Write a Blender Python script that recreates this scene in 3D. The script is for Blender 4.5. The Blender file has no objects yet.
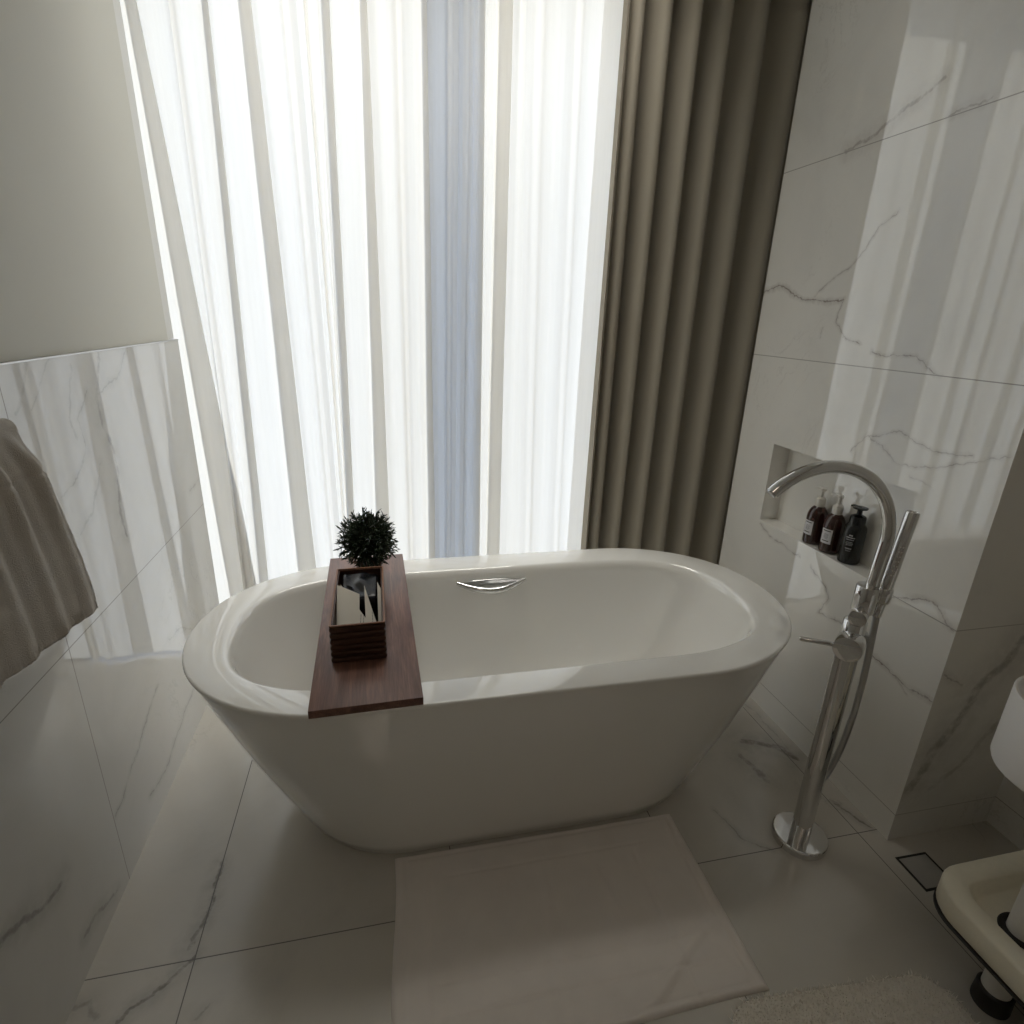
import bpy, bmesh, math, random
from mathutils import Vector, Matrix, noise
random.seed(7)
sc = bpy.context.scene
COL = sc.collection
PI = math.pi
V3 = Vector

# ------------------------------------------------------------------ object helpers
def link(o, parent=None):
    COL.objects.link(o)
    if parent: o.parent = parent
    return o

def obj(name, bm, mat, parent=None, smooth=True, angle=0.6):
    me = bpy.data.meshes.new(name)
    bmesh.ops.recalc_face_normals(bm, faces=bm.faces[:])
    if smooth:
        for f in bm.faces: f.smooth = True
        for e in bm.edges:
            if len(e.link_faces) == 2 and e.calc_face_angle(0) > angle: e.smooth = False
    bm.to_mesh(me); bm.free()
    for m in (mat if isinstance(mat, (list, tuple)) else [mat]): me.materials.append(m)
    o = bpy.data.objects.new(name, me)
    return link(o, parent)

def tag(o, label, cat, group=None):
    o['label'] = label; o['category'] = cat
    if group: o['group'] = group
    return o

def thing(name, label, cat, loc=(0, 0, 0), rz=0, group=None):
    o = bpy.data.objects.new(name, None)
    o.empty_display_size = .05
    o.location = loc; o.rotation_euler = (0, 0, rz)
    link(o)
    return tag(o, label, cat, group)

def struct(name, bm, mat, **k):
    o = obj(name, bm, mat, **k); o['kind'] = 'structure'
    return o

# ------------------------------------------------------------------ mesh helpers
def add_box(bm, x0, x1, y0, y1, z0, z1, mi=0, bev=0, seg=2):
    r = bmesh.ops.create_cube(bm, size=1)
    vs = r['verts']
    for v in vs:
        v.co = V3((x0 + (v.co.x + .5) * (x1 - x0), y0 + (v.co.y + .5) * (y1 - y0), z0 + (v.co.z + .5) * (z1 - z0)))
    fs = set(f for v in vs for f in v.link_faces)
    for f in fs: f.material_index = mi
    if bev:
        es = list(set(e for v in vs for e in v.link_edges))
        bmesh.ops.bevel(bm, geom=es, offset=bev, segments=seg, profile=.5, affect='EDGES')
    return vs

def box(*a, **k):
    bm = bmesh.new(); add_box(bm, *a, **k); return bm

def add_rings(bm, rings, close0=True, close1=True, cyc=True, mi=0):
    """skin a list of rings (lists of points of equal length)"""
    R = [[bm.verts.new(p) for p in r] for r in rings]
    n = len(R[0])
    for a, b in zip(R, R[1:]):
        for i in range(n if cyc else n - 1):
            j = (i + 1) % n
            try:
                f = bm.faces.new((a[i], a[j], b[j], b[i])); f.material_index = mi
            except ValueError: pass
    if close0: bm.faces.new(R[0][::-1]).material_index = mi
    if close1: bm.faces.new(R[-1]).material_index = mi
    return R

def add_lathe(bm, prof, n=48, c=(0, 0, 0), mi=0, M=None):
    """prof: (r,z) list; r=0 ends become tiny caps"""
    rings = []
    for r, z in prof:
        r = max(r, 1e-5)
        ring = []
        for i in range(n):
            t = 2 * PI * i / n
            p = V3((r * math.cos(t), r * math.sin(t), z))
            if M: p = M @ p
            ring.append(p + V3(c))
        rings.append(ring)
    add_rings(bm, rings, mi=mi)

def lathe(prof, **k):
    bm = bmesh.new(); add_lathe(bm, prof, **k); return bm

def add_tube(bm, pts, rad, n=20, flat=1.0, cap=True):
    pts = [V3(p) for p in pts]
    rads = rad if isinstance(rad, (list, tuple)) else [rad] * len(pts)
    up = None; rings = []
    for i, p in enumerate(pts):
        t = (pts[min(i + 1, len(pts) - 1)] - pts[max(i - 1, 0)]).normalized()
        if up is None:
            up = t.orthogonal().normalized()
        up = (up - t * up.dot(t)).normalized()
        s = t.cross(up)
        rings.append([p + (up * math.cos(2 * PI * k / n) + s * math.sin(2 * PI * k / n) * flat) * rads[i] for k in range(n)])
    add_rings(bm, rings, cap, cap)

def tube(pts, rad, **k):
    bm = bmesh.new(); add_tube(bm, pts, rad, **k); return bm

def axis_mat(d):
    return V3(d).to_track_quat('Z', 'Y').to_matrix()

def cyl_between(bm, a, b, r, n=40, bev=.002):
    a, b = V3(a), V3(b); L = (b - a).length
    M = axis_mat(b - a)
    add_lathe(bm, [(0, 0), (r - bev, 0), (r - bev * .3, bev * .3), (r, bev), (r, L - bev), (r - bev * .3, L - bev * .3), (r - bev, L), (0, L)], n=n, c=a, M=M)

def smoothstep(a, b, x):
    t = min(1, max(0, (x - a) / (b - a))); return t * t * (3 - 2 * t)

def catmull(P, n=8):
    P = [V3(p) for p in P]; out = []
    for i in range(len(P) - 1):
        p0 = P[max(i - 1, 0)]; p1 = P[i]; p2 = P[i + 1]; p3 = P[min(i + 2, len(P) - 1)]
        for k in range(n):
            t = k / n
            out.append(.5 * ((2 * p1) + (p2 - p0) * t + (2 * p0 - 5 * p1 + 4 * p2 - p3) * t * t + (3 * p1 - p0 - 3 * p2 + p3) * t ** 3))
    out.append(P[-1]); return out

# ------------------------------------------------------------------ material helpers
class NT:
    def __init__(s, name):
        s.m = bpy.data.materials.new(name); s.m.use_nodes = True
        s.t = s.m.node_tree; s.b = s.t.nodes['Principled BSDF']; s.out = s.t.nodes['Material Output']
    def n(s, kind, **k):
        d = s.t.nodes.new('ShaderNode' + kind)
        for a, v in k.items(): setattr(d, a, v)
        return d
    def l(s, a, b): s.t.links.new(a, b)
    def put(s, sock, v):
        if hasattr(v, 'is_linked') or isinstance(v, bpy.types.NodeSocket): s.l(v, sock)
        else: sock.default_value = v
    def math(s, op, a, b=None, c=None, clamp=False):
        d = s.n('Math', operation=op); d.use_clamp = clamp
        for i, v in enumerate((a, b, c)):
            if v is not None: s.put(d.inputs[i], v)
        return d.outputs[0]
    def vm(s, op, a, b=None, scale=None):
        d = s.n('VectorMath', operation=op)
        s.put(d.inputs[0], a)
        if b is not None: s.put(d.inputs[1], b)
        if scale is not None: s.put(d.inputs['Scale'], scale)
        return d
    def mix(s, f, a, b, mode='MIX'):
        d = s.n('MixRGB', blend_type=mode)
        s.put(d.inputs[0], f); s.put(d.inputs[1], a); s.put(d.inputs[2], b)
        return d.outputs[0]
    def noise(s, vec, scale, detail=4, rough=.5, dist=0):
        d = s.n('TexNoise'); s.l(vec, d.inputs['Vector'])
        d.inputs['Scale'].default_value = scale; d.inputs['Detail'].default_value = detail
        d.inputs['Roughness'].default_value = rough; d.inputs['Distortion'].default_value = dist
        return d
    def ramp(s, f, stops):
        d = s.n('ValToRGB'); s.l(f, d.inputs[0]); e = d.color_ramp.elements
        while len(e) < len(stops): e.new(.5)
        for x, (p, c) in zip(e, stops): x.position = p; x.color = (c[0], c[1], c[2], 1) if not isinstance(c, (int, float)) else (c, c, c, 1)
        return d.outputs[0]
    def maprange(s, v, a, b, c=0, d=1, smooth=True):
        k = s.n('MapRange'); k.interpolation_type = 'SMOOTHSTEP' if smooth else 'LINEAR'
        s.put(k.inputs[0], v)
        for i, x in enumerate((a, b, c, d)): k.inputs[i + 1].default_value = x
        return k.outputs[0]
    def bump(s, h, strength=.3, dist=.002, normal=None):
        d = s.n('Bump'); s.l(h, d.inputs['Height']); d.inputs['Strength'].default_value = strength; d.inputs['Distance'].default_value = dist
        if normal is not None: s.l(normal, d.inputs['Normal'])
        return d.outputs[0]

def C4(c): return (c[0], c[1], c[2], 1)

def plain(name, col, rough=.5, metal=0, spec=.5, coat=0, sheen=0, var=.0, vscale=6, bump=0, bscale=200):
    t = NT(name); b = t.b
    b.inputs['Base Color'].default_value = C4(col); b.inputs['Roughness'].default_value = rough
    b.inputs['Metallic'].default_value = metal; b.inputs['Specular IOR Level'].default_value = spec
    b.inputs['Coat Weight'].default_value = coat; b.inputs['Sheen Weight'].default_value = sheen
    co = t.n('TexCoord').outputs['Object']
    if var:
        nz = t.noise(co, vscale, 5)
        t.l(t.mix(nz.outputs[0], C4([x * (1 - var) for x in col]), C4([min(1, x * (1 + var)) for x in col])), b.inputs['Base Color'])
    if bump:
        nz = t.noise(co, bscale, 3)
        t.l(t.bump(nz.outputs[0], bump, .002), b.inputs['Normal'])
    return t.m

SEG = None
def seg_group():
    """node group: distance of a 2D point from a segment"""
    global SEG
    if SEG: return SEG
    g = bpy.data.node_groups.new('segment_distance', 'ShaderNodeTree')
    for nm in ('P', 'A', 'BA'):
        g.interface.new_socket(nm, in_out='INPUT', socket_type='NodeSocketVector')
    g.interface.new_socket('D', in_out='OUTPUT', socket_type='NodeSocketFloat')
    gi = g.nodes.new('NodeGroupInput'); go = g.nodes.new('NodeGroupOutput')
    def vm(op): 
        d = g.nodes.new('ShaderNodeVectorMath'); d.operation = op; return d
    pa = vm('SUBTRACT'); g.links.new(gi.outputs['P'], pa.inputs[0]); g.links.new(gi.outputs['A'], pa.inputs[1])
    d1 = vm('DOT_PRODUCT'); g.links.new(pa.outputs[0], d1.inputs[0]); g.links.new(gi.outputs['BA'], d1.inputs[1])
    d2 = vm('DOT_PRODUCT'); g.links.new(gi.outputs['BA'], d2.inputs[0]); g.links.new(gi.outputs['BA'], d2.inputs[1])
    dv = g.nodes.new('ShaderNodeMath'); dv.operation = 'DIVIDE'; dv.use_clamp = True
    g.links.new(d1.outputs['Value'], dv.inputs[0]); g.links.new(d2.outputs['Value'], dv.inputs[1])
    sc_ = vm('SCALE'); g.links.new(gi.outputs['BA'], sc_.inputs[0]); g.links.new(dv.outputs[0], sc_.inputs['Scale'])
    sb = vm('SUBTRACT'); g.links.new(pa.outputs[0], sb.inputs[0]); g.links.new(sc_.outputs[0], sb.inputs[1])
    ln = vm('LENGTH'); g.links.new(sb.outputs[0], ln.inputs[0])
    g.links.new(ln.outputs['Value'], go.inputs[0])
    SEG = g; return g

def marble(name, axes, veins, joints, base=(.84, .825, .78), vein_col=(.20, .175, .15), rough=.018, soft=.5, spec=1.0, coat=.5, joint_w=.0014, joint_col=(.22, .20, .18), wide=1.0):
    """polished veined tile; axes: which two object axes span the face, joints: [(axis, value, lo, hi)]"""
    t = NT(name); b = t.b
    co = t.n('TexCoord').outputs['Object']
    sp = t.n('SeparateXYZ'); t.l(co, sp.inputs[0])
    wob = t.noise(co, 9, 4, .6)
    wv = t.vm('SCALE', t.vm('SUBTRACT', wob.outputs['Color'], (.5, .5, .5)).outputs[0], scale=.05).outputs[0]
    fine = t.noise(co, 60, 3, .6)
    fv = t.vm('SCALE', t.vm('SUBTRACT', fine.outputs['Color'], (.5, .5, .5)).outputs[0], scale=.012).outputs[0]
    wc = t.vm('ADD', t.vm('ADD', co, wv).outputs[0], fv).outputs[0]
    s2 = t.n('SeparateXYZ'); t.l(wc, s2.inputs[0])
    cb = t.n('CombineXYZ'); t.l(s2.outputs[axes[0]], cb.inputs[0]); t.l(s2.outputs[axes[1]], cb.inputs[1])
    P = cb.outputs[0]
    # broad cloudy tone
    cl = t.noise(co, 2.2, 6, .6, .6)
    cloud = t.ramp(cl.outputs[0], [(.32, [x * (1 - .13 * soft) for x in base]), (.5, base), (.72, [min(1, x * (1 + .07 * soft)) for x in base])])
    # faint generic veining
    gv = t.noise(wc, 3.1, 6, .62, 1.6)
    gd = t.math('ABSOLUTE', t.math('SUBTRACT', gv.outputs[0], .5))
    gm = t.math('MULTIPLY', t.maprange(gd, .0, .012, 1, 0), t.maprange(t.noise(co, 1.3, 3).outputs[0], .54, .68, 0, .38 * soft))
    col = t.mix(gm, cloud, C4(vein_col))
    mod = t.maprange(t.noise(co, 22, 4, .7).outputs[0], .3, .62, .25, 1)
    total = None
    for w, s, pts in veins:
        w *= wide
        dmin = None
        for a, c in zip(pts, pts[1:]):
            g = t.n('Group'); g.node_tree = seg_group()
            t.l(P, g.inputs['P']); g.inputs['A'].default_value = (a[0], a[1], 0); g.inputs['BA'].default_value = (c[0] - a[0], c[1] - a[1], 0)
            dmin = g.outputs[0] if dmin is None else t.math('MINIMUM', dmin, g.outputs[0])
        core = t.maprange(dmin, w * .15, w * 1.0, s, 0)
        halo = t.maprange(dmin, w * .5, w * 4.5, s * .34, 0)
        v = t.math('MAXIMUM', core, halo)
        total = v if total is None else t.math('MAXIMUM', total, v)
    if total is not None:
        col = t.mix(t.math('MULTIPLY', total, mod, clamp=True), col, C4(vein_col))
    jm = None
    for ax, val, lo, hi in joints:
        o = 1 - axes.index(ax); other = axes[o]
        m = t.math('COMPARE', sp.outputs[ax], val, joint_w)
        if lo is not None:
            m = t.math('MULTIPLY', m, t.math('MULTIPLY', t.math('GREATER_THAN', sp.outputs[other], lo), t.math('LESS_THAN', sp.outputs[other], hi)))
        jm = m if jm is None else t.math('MAXIMUM', jm, m)
    rg = rough
    if jm is not None:
        col = t.mix(jm, col, C4(joint_col))
        mr = t.math('ADD', t.math('MULTIPLY', jm, .5), rough)
        t.l(mr, b.inputs['Roughness'])
    else: b.inputs['Roughness'].default_value = rough
    t.l(col, b.inputs['Base Color'])
    b.inputs['Specular IOR Level'].default_value = spec
    b.inputs['Coat Weight'].default_value = coat; b.inputs['Coat Roughness'].default_value = .015
    return t.m

def wood(name, c1, c2, scale=1.0, rough=.4, axis=1):
    t = NT(name); b = t.b
    co = t.n('TexCoord').outputs['Object']
    mp = t.n('Mapping'); t.l(co, mp.inputs[0])
    s = [14 * scale] * 3; s[axis] = 1.2 * scale
    mp.inputs['Scale'].default_value = s
    a = t.noise(mp.outputs[0], 3.0, 6, .6, 1.2)
    mp2 = t.n('Mapping'); t.l(co, mp2.inputs[0])
    s = [160 * scale] * 3; s[axis] = 6 * scale
    mp2.inputs['Scale'].default_value = s
    f = t.noise(mp2.outputs[0], 2.0, 3, .6)
    col = t.ramp(a.outputs[0], [(.3, c1), (.55, [(x + y) / 2 for x, y in zip(c1, c2)]), (.72, c2)])
    col = t.mix(t.maprange(f.outputs[0], .35, .7, 0, .45), col, C4([x * .45 for x in c1]))
    t.l(col, b.inputs['Base Color']); b.inputs['Roughness'].default_value = rough
    t.l(t.bump(f.outputs[0], .15, .001), b.inputs['Normal'])
    return t.m

def fabric_wave(name, col, rough=.9, scale=900, strength=.25, sheen=.2, var=.06):
    t = NT(name); b = t.b
    co = t.n('TexCoord').outputs['Object']
    n1 = t.noise(co, scale, 2, .6); n2 = t.noise(co, 14, 4)
    t.l(t.mix(n2.outputs[0], C4([x * (1 - var) for x in col]), C4([min(1, x * (1 + var)) for x in col])), b.inputs['Base Color'])
    b.inputs['Roughness'].default_value = rough; b.inputs['Sheen Weight'].default_value = sheen
    b.inputs['Specular IOR Level'].default_value = .2
    t.l(t.bump(n1.outputs[0], strength, .003), b.inputs['Normal'])
    return t.m

def cloth(name, trans, refl, f, weave=700, streak=.05):
    """woven curtain cloth: part of the light scatters through, part back"""
    t = NT(name); t.t.nodes.remove(t.b)
    co = t.n('TexCoord').outputs['Object']
    mp = t.n('Mapping'); t.l(co, mp.inputs[0]); mp.inputs['Scale'].default_value = (90, 90, 2.0)
    st = t.noise(mp.outputs[0], 1.0, 4, .65)
    k = t.maprange(st.outputs[0], .3, .7, 1 - streak, 1, smooth=False)
    tr = t.n('BsdfTranslucent'); df = t.n('BsdfDiffuse')
    t.l(t.mix(1, C4(trans), k, 'MULTIPLY'), tr.inputs[0]); df.inputs[0].default_value = C4(refl)
    mx = t.n('MixShader'); mx.inputs[0].default_value = f
    t.l(df.outputs[0], mx.inputs[1]); t.l(tr.outputs[0], mx.inputs[2]); t.l(mx.outputs[0], t.out.inputs[0])
    return t.m

VE = {'right': [(0.004, 0.9, [(2.103, 1.614), (2.0, 1.631), (1.93, 1.605), (1.851, 1.58), (1.767, 1.57), (1.681, 1.577)]), (0.0025, 0.6, [(1.817, 1.585), (1.761, 1.64), (1.677, 1.684), (1.624, 1.728), (1.59, 1.788), (1.541, 1.818)]), (0.0025, 0.7, [(1.681, 1.579), (1.692, 1.513), (1.63, 1.468), (1.573, 1.445)]), (0.003, 0.8, [(1.518, 1.427), (1.432, 1.425), (1.356, 1.423), (1.276, 1.386)]), (0.0025, 0.6, [(1.508, 1.117), (1.451, 1.184), (1.346, 1.209), (1.232, 1.187), (1.125, 1.2)]), (0.0025, 0.6, [(1.447, 1.184), (1.374, 1.142), (1.336, 1.124), (1.21, 1.147), (1.033, 1.216)]), (0.002, 0.5, [(1.277, 1.106), (1.249, 1.102), (1.211, 1.085)]), (0.011, 0.55, [(1.8, 2.025), (1.685, 2.044), (1.603, 2.077), (1.523, 2.104), (1.487, 2.119)]), (0.006, 0.5, [(1.441, 2.027), (1.374, 2.034), (1.332, 2.04)]), (0.003, 0.7, [(1.867, 0.739), (1.774, 0.701), (1.627, 0.697)]), (0.003, 0.7, [(1.564, 0.679), (1.491, 0.646), (1.46, 0.612), (1.492, 0.537), (1.376, 0.56)]), (0.004, 0.8, [(1.225, 0.743), (1.13, 0.786), (1.089, 0.78), (1.06, 0.75), (1.034, 0.747)]), (0.004, 0.9, [(1.243, 0.534), (1.175, 0.518), (1.112, 0.505), (1.033, 0.511)]), (0.002, 0.7, [(1.175, 0.518), (1.132, 0.499), (1.106, 0.482)]), (0.002, 0.6, [(1.748, 1.458), (1.745, 1.494)])], 'left': [(0.008, 0.6, [(1.76, 1.368), (1.702, 1.27), (1.708, 1.195), (1.734, 1.126), (1.732, 1.058), (1.702, 0.959), (1.708, 0.87)]), (0.006, 0.45, [(1.604, 1.352), (1.552, 1.236), (1.559, 1.176)]), (0.003, 0.5, [(1.662, 1.281), (1.594, 1.221), (1.592, 1.14), (1.521, 1.092), (1.435, 1.066)]), (0.007, 0.4, [(1.426, 1.367), (1.378, 1.314), (1.347, 1.281)]), (0.003, 0.5, [(1.938, 1.363), (1.843, 1.299), (1.716, 1.276)]), (0.004, 0.4, [(1.65, 1.094), (1.562, 0.992), (1.477, 0.962)]), (0.003, 0.35, [(1.521, 1.367), (1.458, 1.316), (1.402, 1.277)]), (0.0022, 0.75, [(1.699, 0.356), (1.538, 0.294), (1.377, 0.225), (1.328, 0.214)]), (0.003, 0.6, [(1.982, 0.15), (1.809, 0.121), (1.648, 0.077), (1.516, 0.095)]), (0.005, 0.6, [(1.261, 0.041), (1.141, 0.09), (1.104, 0.089)]), (0.008, 0.75, [(1.089, 0.287), (1.021, 0.306), (0.963, 0.342), (0.905, 0.361)]), (0.003, 0.4, [(2.481, 0.854), (2.268, 0.825)]), (0.004, 0.35, [(1.854, 0.43), (1.951, 0.419), (2.127, 0.297)])], 'floor': [(0.014, 0.75, [(1.278, 1.493), (1.38, 1.453), (1.41, 1.383)]), (0.012, 0.6, [(1.214, 1.432), (1.236, 1.315)]), (0.004, 0.7, [(1.408, 1.185), (1.431, 1.124), (1.45, 1.071)]), (0.003, 0.5, [(0.985, 1.232), (1.014, 1.12), (1.078, 1.073)]), (0.005, 0.8, [(-0.641, 0.96), (-0.613, 0.986), (-0.58, 0.999), (-0.549, 1.037), (-0.517, 1.07)]), (0.006, 0.7, [(-0.537, 1.094), (-0.521, 1.142), (-0.513, 1.22), (-0.51, 1.281), (-0.512, 1.33)]), (0.006, 0.45, [(-0.738, 1.007), (-0.711, 1.011), (-0.687, 0.979)]), (0.003, 0.4, [(-0.441, 0.966), (-0.462, 0.934)]), (0.004, 0.4, [(1.407, 1.761), (1.426, 1.616), (1.412, 1.416)])], 'return': [(0.03, 0.55, [(1.713, 0.688), (1.662, 0.602), (1.601, 0.539), (1.563, 0.399), (1.515, 0.307), (1.48, 0.199)]), (0.006, 0.5, [(1.473, 0.6), (1.547, 0.555)]), (0.02, 0.35, [(1.738, 0.413), (1.646, 0.261), (1.563, 0.18)])]}

# ------------------------------------------------------------------ materials
XL, XR, YR, YE = -.745, 1.461, 1.028, 2.10     # left wall, right wall, its near corner, its far end
M = {}
ACR = dict(rough=.08)
M['wall_r'] = marble('polished_marble_right', (1, 2), VE['right'], [(2, .100, None, 0), (2, .741, .9, 1.244), (2, 1.381, None, 0), (2, 2.021, None, 0), (2, 2.661, None, 0)], joint_col=(.36, .34, .31), vein_col=(.23, .185, .165))
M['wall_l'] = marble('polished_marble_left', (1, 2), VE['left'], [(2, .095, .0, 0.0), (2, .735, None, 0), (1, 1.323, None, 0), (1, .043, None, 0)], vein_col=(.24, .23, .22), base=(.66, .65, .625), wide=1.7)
M['wall_a'] = marble('polished_marble_alcove', (0, 2), VE['return'], [(2, .100, None, 0), (2, .741, None, 0), (2, 1.381, None, 0), (2, 2.021, None, 0)], joint_col=(.40, .38, .35), vein_col=(.13, .115, .10))
M['floor'] = marble('marble_floor_tile', (0, 1), VE['floor'], [(1, 1.067, None, 0), (1, -.213, None, 0), (0, -.51, None, 0), (0, .13, None, 0), (0, .77, None, 0), (0, 1.39, None, 0)], base=(.58, .55, .495), rough=.16, soft=.8, spec=1.0, coat=0, vein_col=(.13, .115, .10), joint_col=(.12, .11, .10), wide=1.7)
M['paint'] = plain('warm_grey_paint', (.68, .665, .60), .75, var=.03, vscale=3, bump=.04, bscale=160)
M['white_paint'] = plain('white_paint', (.78, .77, .74), .6, var=.02)
M['dim_paint'] = plain('room_paint', (.55, .51, .46), .8, var=.03)
M['acrylic'] = plain('white_tub_enamel', (.87, .86, .825), .035, spec=1.0, coat=.7, var=.012, vscale=2)
M['chrome'] = plain('polished_chrome', (.74, .74, .74), .06, metal=1)
M['chrome_satin'] = plain('brushed_steel', (.55, .55, .55), .28, metal=1, var=.05, vscale=40)
M['walnut'] = wood('walnut_board', (.125, .058, .042), (.29, .145, .105), 1.0, .33, 1)
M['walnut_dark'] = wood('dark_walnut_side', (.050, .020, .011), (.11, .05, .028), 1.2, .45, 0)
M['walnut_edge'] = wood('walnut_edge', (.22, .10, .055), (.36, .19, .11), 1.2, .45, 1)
M['black_gloss'] = plain('black_glossy_film', (.006, .006, .008), .22, spec=.35, var=.3, vscale=30)
M['black_rub'] = plain('black_rubber', (.018, .017, .016), .55, var=.2, vscale=20)
M['paper'] = plain('cream_paper', (.80, .765, .685), .7, var=.03, vscale=20, bump=.05, bscale=300)
M['ink'] = plain('grey_ink', (.10, .095, .09), .7, var=.1)
M['leaf'] = plain('dark_conifer_green', (.018, .034, .014), .55, var=.45, vscale=30)
M['twig'] = plain('brown_twig', (.06, .038, .022), .8, var=.3, vscale=50)
M['pot'] = wood('plant_pot_wood', (.12, .06, .035), (.2, .1, .06), 2, .5, 2)
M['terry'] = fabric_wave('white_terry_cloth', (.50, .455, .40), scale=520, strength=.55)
M['mat'] = fabric_wave('white_mat_cloth', (.80, .745, .695), scale=700, strength=.35)
M['shag'] = fabric_wave('white_shag_pile', (.88, .84, .77), scale=300, strength=.5)
M['amber'] = plain('dark_amber_bottle', (.035, .010, .007), .12, spec=.6, coat=.4, var=.3, vscale=20)
M['black_plastic'] = plain('black_bottle_plastic', (.010, .011, .011), .2, spec=.5, var=.2)
M['pump_white'] = plain('white_pump_plastic', (.70, .68, .63), .3, var=.02)
M['label'] = plain('white_bottle_label', (.66, .66, .68), .5, var=.03)
M['beige'] = plain('beige_tray_plastic', (.80, .75, .61), .55, var=.05, vscale=60, bump=.25, bscale=420)
M['tube_white'] = plain('white_tube', (.74, .72, .68), .35, var=.02)
M['bowl_white'] = plain('white_bowl_plastic', (.92, .90, .88), .4, var=.015)
M['slot'] = plain('dark_slot', (.01, .01, .009), .6, var=.2)
M['frame'] = plain('window_frame_metal', (.30, .30, .30), .4, metal=.6, var=.03)
M['sheer'] = cloth('sheer_curtain_cloth', (.97, .955, .925), (.82, .81, .79), .67)
M['drape'] = cloth('drape_cloth', (.56, .50, .37), (.38, .345, .285), .03, streak=.3)

def glass():
    t = NT('window_glass'); t.t.nodes.remove(t.b)
    tr = t.n('BsdfTransparent'); tr.inputs[0].default_value = (.93, .95, .95, 1)
    gl = t.n('BsdfGlossy'); gl.inputs['Roughness'].default_value = .01
    fr = t.n('Fresnel'); fr.inputs[0].default_value = 1.45
    mx = t.n('MixShader'); t.l(fr.outputs[0], mx.inputs[0]); t.l(tr.outputs[0], mx.inputs[1]); t.l(gl.outputs[0], mx.inputs[2])
    t.l(mx.outputs[0], t.out.inputs[0]); return t.m
M['glass'] = glass()

# ------------------------------------------------------------------ room shell
ZC = 3.05
YB = -1.7
struct('floor', box(-1.3, 2.2, YB, 3.3, -.12, 0), M['floor'], smooth=False)
struct('ceiling', box(-1.3, 2.2, YB, 3.3, ZC, ZC + .1), M['white_paint'], smooth=False)
# left wall: painted above, polished tile (a little thicker) below
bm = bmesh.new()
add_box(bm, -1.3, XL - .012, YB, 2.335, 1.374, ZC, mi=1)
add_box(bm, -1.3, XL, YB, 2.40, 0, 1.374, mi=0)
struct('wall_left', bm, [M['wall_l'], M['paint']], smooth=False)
bm = box(XL - .011, XL + .0015, YB + .01, 2.402, 1.3745, 1.3785)
o = struct('trim_1', bm, M['chrome_satin'], smooth=False)
bm = box(-.80, XL - .013, 2.336, 2.40, 1.379, ZC - .001)
struct('trim_2', bm, M['white_paint'], smooth=False)
# right wall with the niche cut into its face
NY0, NY1, NZ0, NZ1, ND = 1.244, 1.879, .750, 1.061, .075
bm = bmesh.new()
def quad(bm, *p, mi=0):
    f = bm.faces.new([bm.verts.new(q) for q in p]); f.material_index = mi
ys = [YR, NY0, NY1, YE]; zs = [0, NZ0, NZ1, ZC]
for i in range(3):
    for j in range(3):
        if i == 1 and j == 1: continue
        quad(bm, (XR, ys[i], zs[j]), (XR, ys[i + 1], zs[j]), (XR, ys[i + 1], zs[j + 1]), (XR, ys[i], zs[j + 1]))
nb = XR + ND
quad(bm, (nb, NY0, NZ0), (nb, NY1, NZ0), (nb, NY1, NZ1), (nb, NY0, NZ1))
quad(bm, (XR, NY0, NZ0), (XR, NY1, NZ0), (nb, NY1, NZ0), (nb, NY0, NZ0))
quad(bm, (XR, NY0, NZ1), (XR, NY1, NZ1), (nb, NY1, NZ1), (nb, NY0, NZ1))
quad(bm, (XR, NY0, NZ0), (XR, NY0, NZ1), (nb, NY0, NZ1), (nb, NY0, NZ0))
quad(bm, (XR, NY1, NZ0), (XR, NY1, NZ1), (nb, NY1, NZ1), (nb, NY1, NZ0))
quad(bm, (XR, YE, 0), (2.2, YE, 0), (2.2, YE, ZC), (XR, YE, ZC))
quad(bm, (XR, YR, 0), (2.2, YR, 0), (2.2, YR, ZC), (XR, YR, ZC), mi=1)
quad(bm, (2.2, YR, 0), (2.2, YE, 0), (2.2, YE, ZC), (2.2, YR, ZC))
bmesh.ops.remove_doubles(bm, verts=bm.verts[:], dist=1e-5)
struct('wall_right', bm, [M['wall_r'], M['wall_a']], smooth=False)
struct('wall_alcove', box(1.845, 2.2, YB, YR, 0, ZC), M['wall_r'], smooth=False)
struct('wall_back', box(-1.3, 1.845, YB - .1, YB, 0, ZC), M['dim_paint'], smooth=False)
# window wall
WX0, WX1, WZ0, WZ1, WY0, WY1 = -1.05, 1.95, .04, 2.97, 3.02, 3.22
bm = bmesh.new()
add_box(bm, -1.3, WX0, WY0, WY1, 0, ZC)
add_box(bm, WX1, 2.2, WY0, WY1, 0, ZC)
add_box(bm, WX0, WX1, WY0, WY1, WZ1, ZC)
add_box(bm, WX0, WX1, WY0, WY1, 0, WZ0)
add_box(bm, -1.3, -1.08, 2.40, WY0, 0, ZC)
add_box(bm, 2.1, 2.2, YE, WY0, 0, ZC)
struct('wall_window', bm, M['white_paint'], smooth=False)
bm = bmesh.new()
fy0, fy1 = 3.08, 3.14
MX0, MX1 = .185, .405
for x0, x1 in ((WX0, WX0 + .05), (MX0, MX1), (WX1 - .05, WX1)):
    add_box(bm, x0, x1, fy0 - (.02 if x0 == MX0 else 0), fy1, WZ0, WZ1)
for z0, z1 in ((WZ0, WZ0 + .05), (WZ1 - .04, WZ1)):
    for x0, x1 in ((WX0 + .05, MX0), (MX1, WX1 - .05)): add_box(bm, x0, x1, fy0, fy1, z0, z1)
win = struct('window_1', bm, M['frame'], smooth=False)
for x0, x1 in ((WX0 + .05, MX0), (MX1, WX1 - .05)):
    pn = obj('pane', box(x0, x1, 3.105, 3.115, WZ0 + .05, WZ1 - .04), M['glass'], win, smooth=False)

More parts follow.
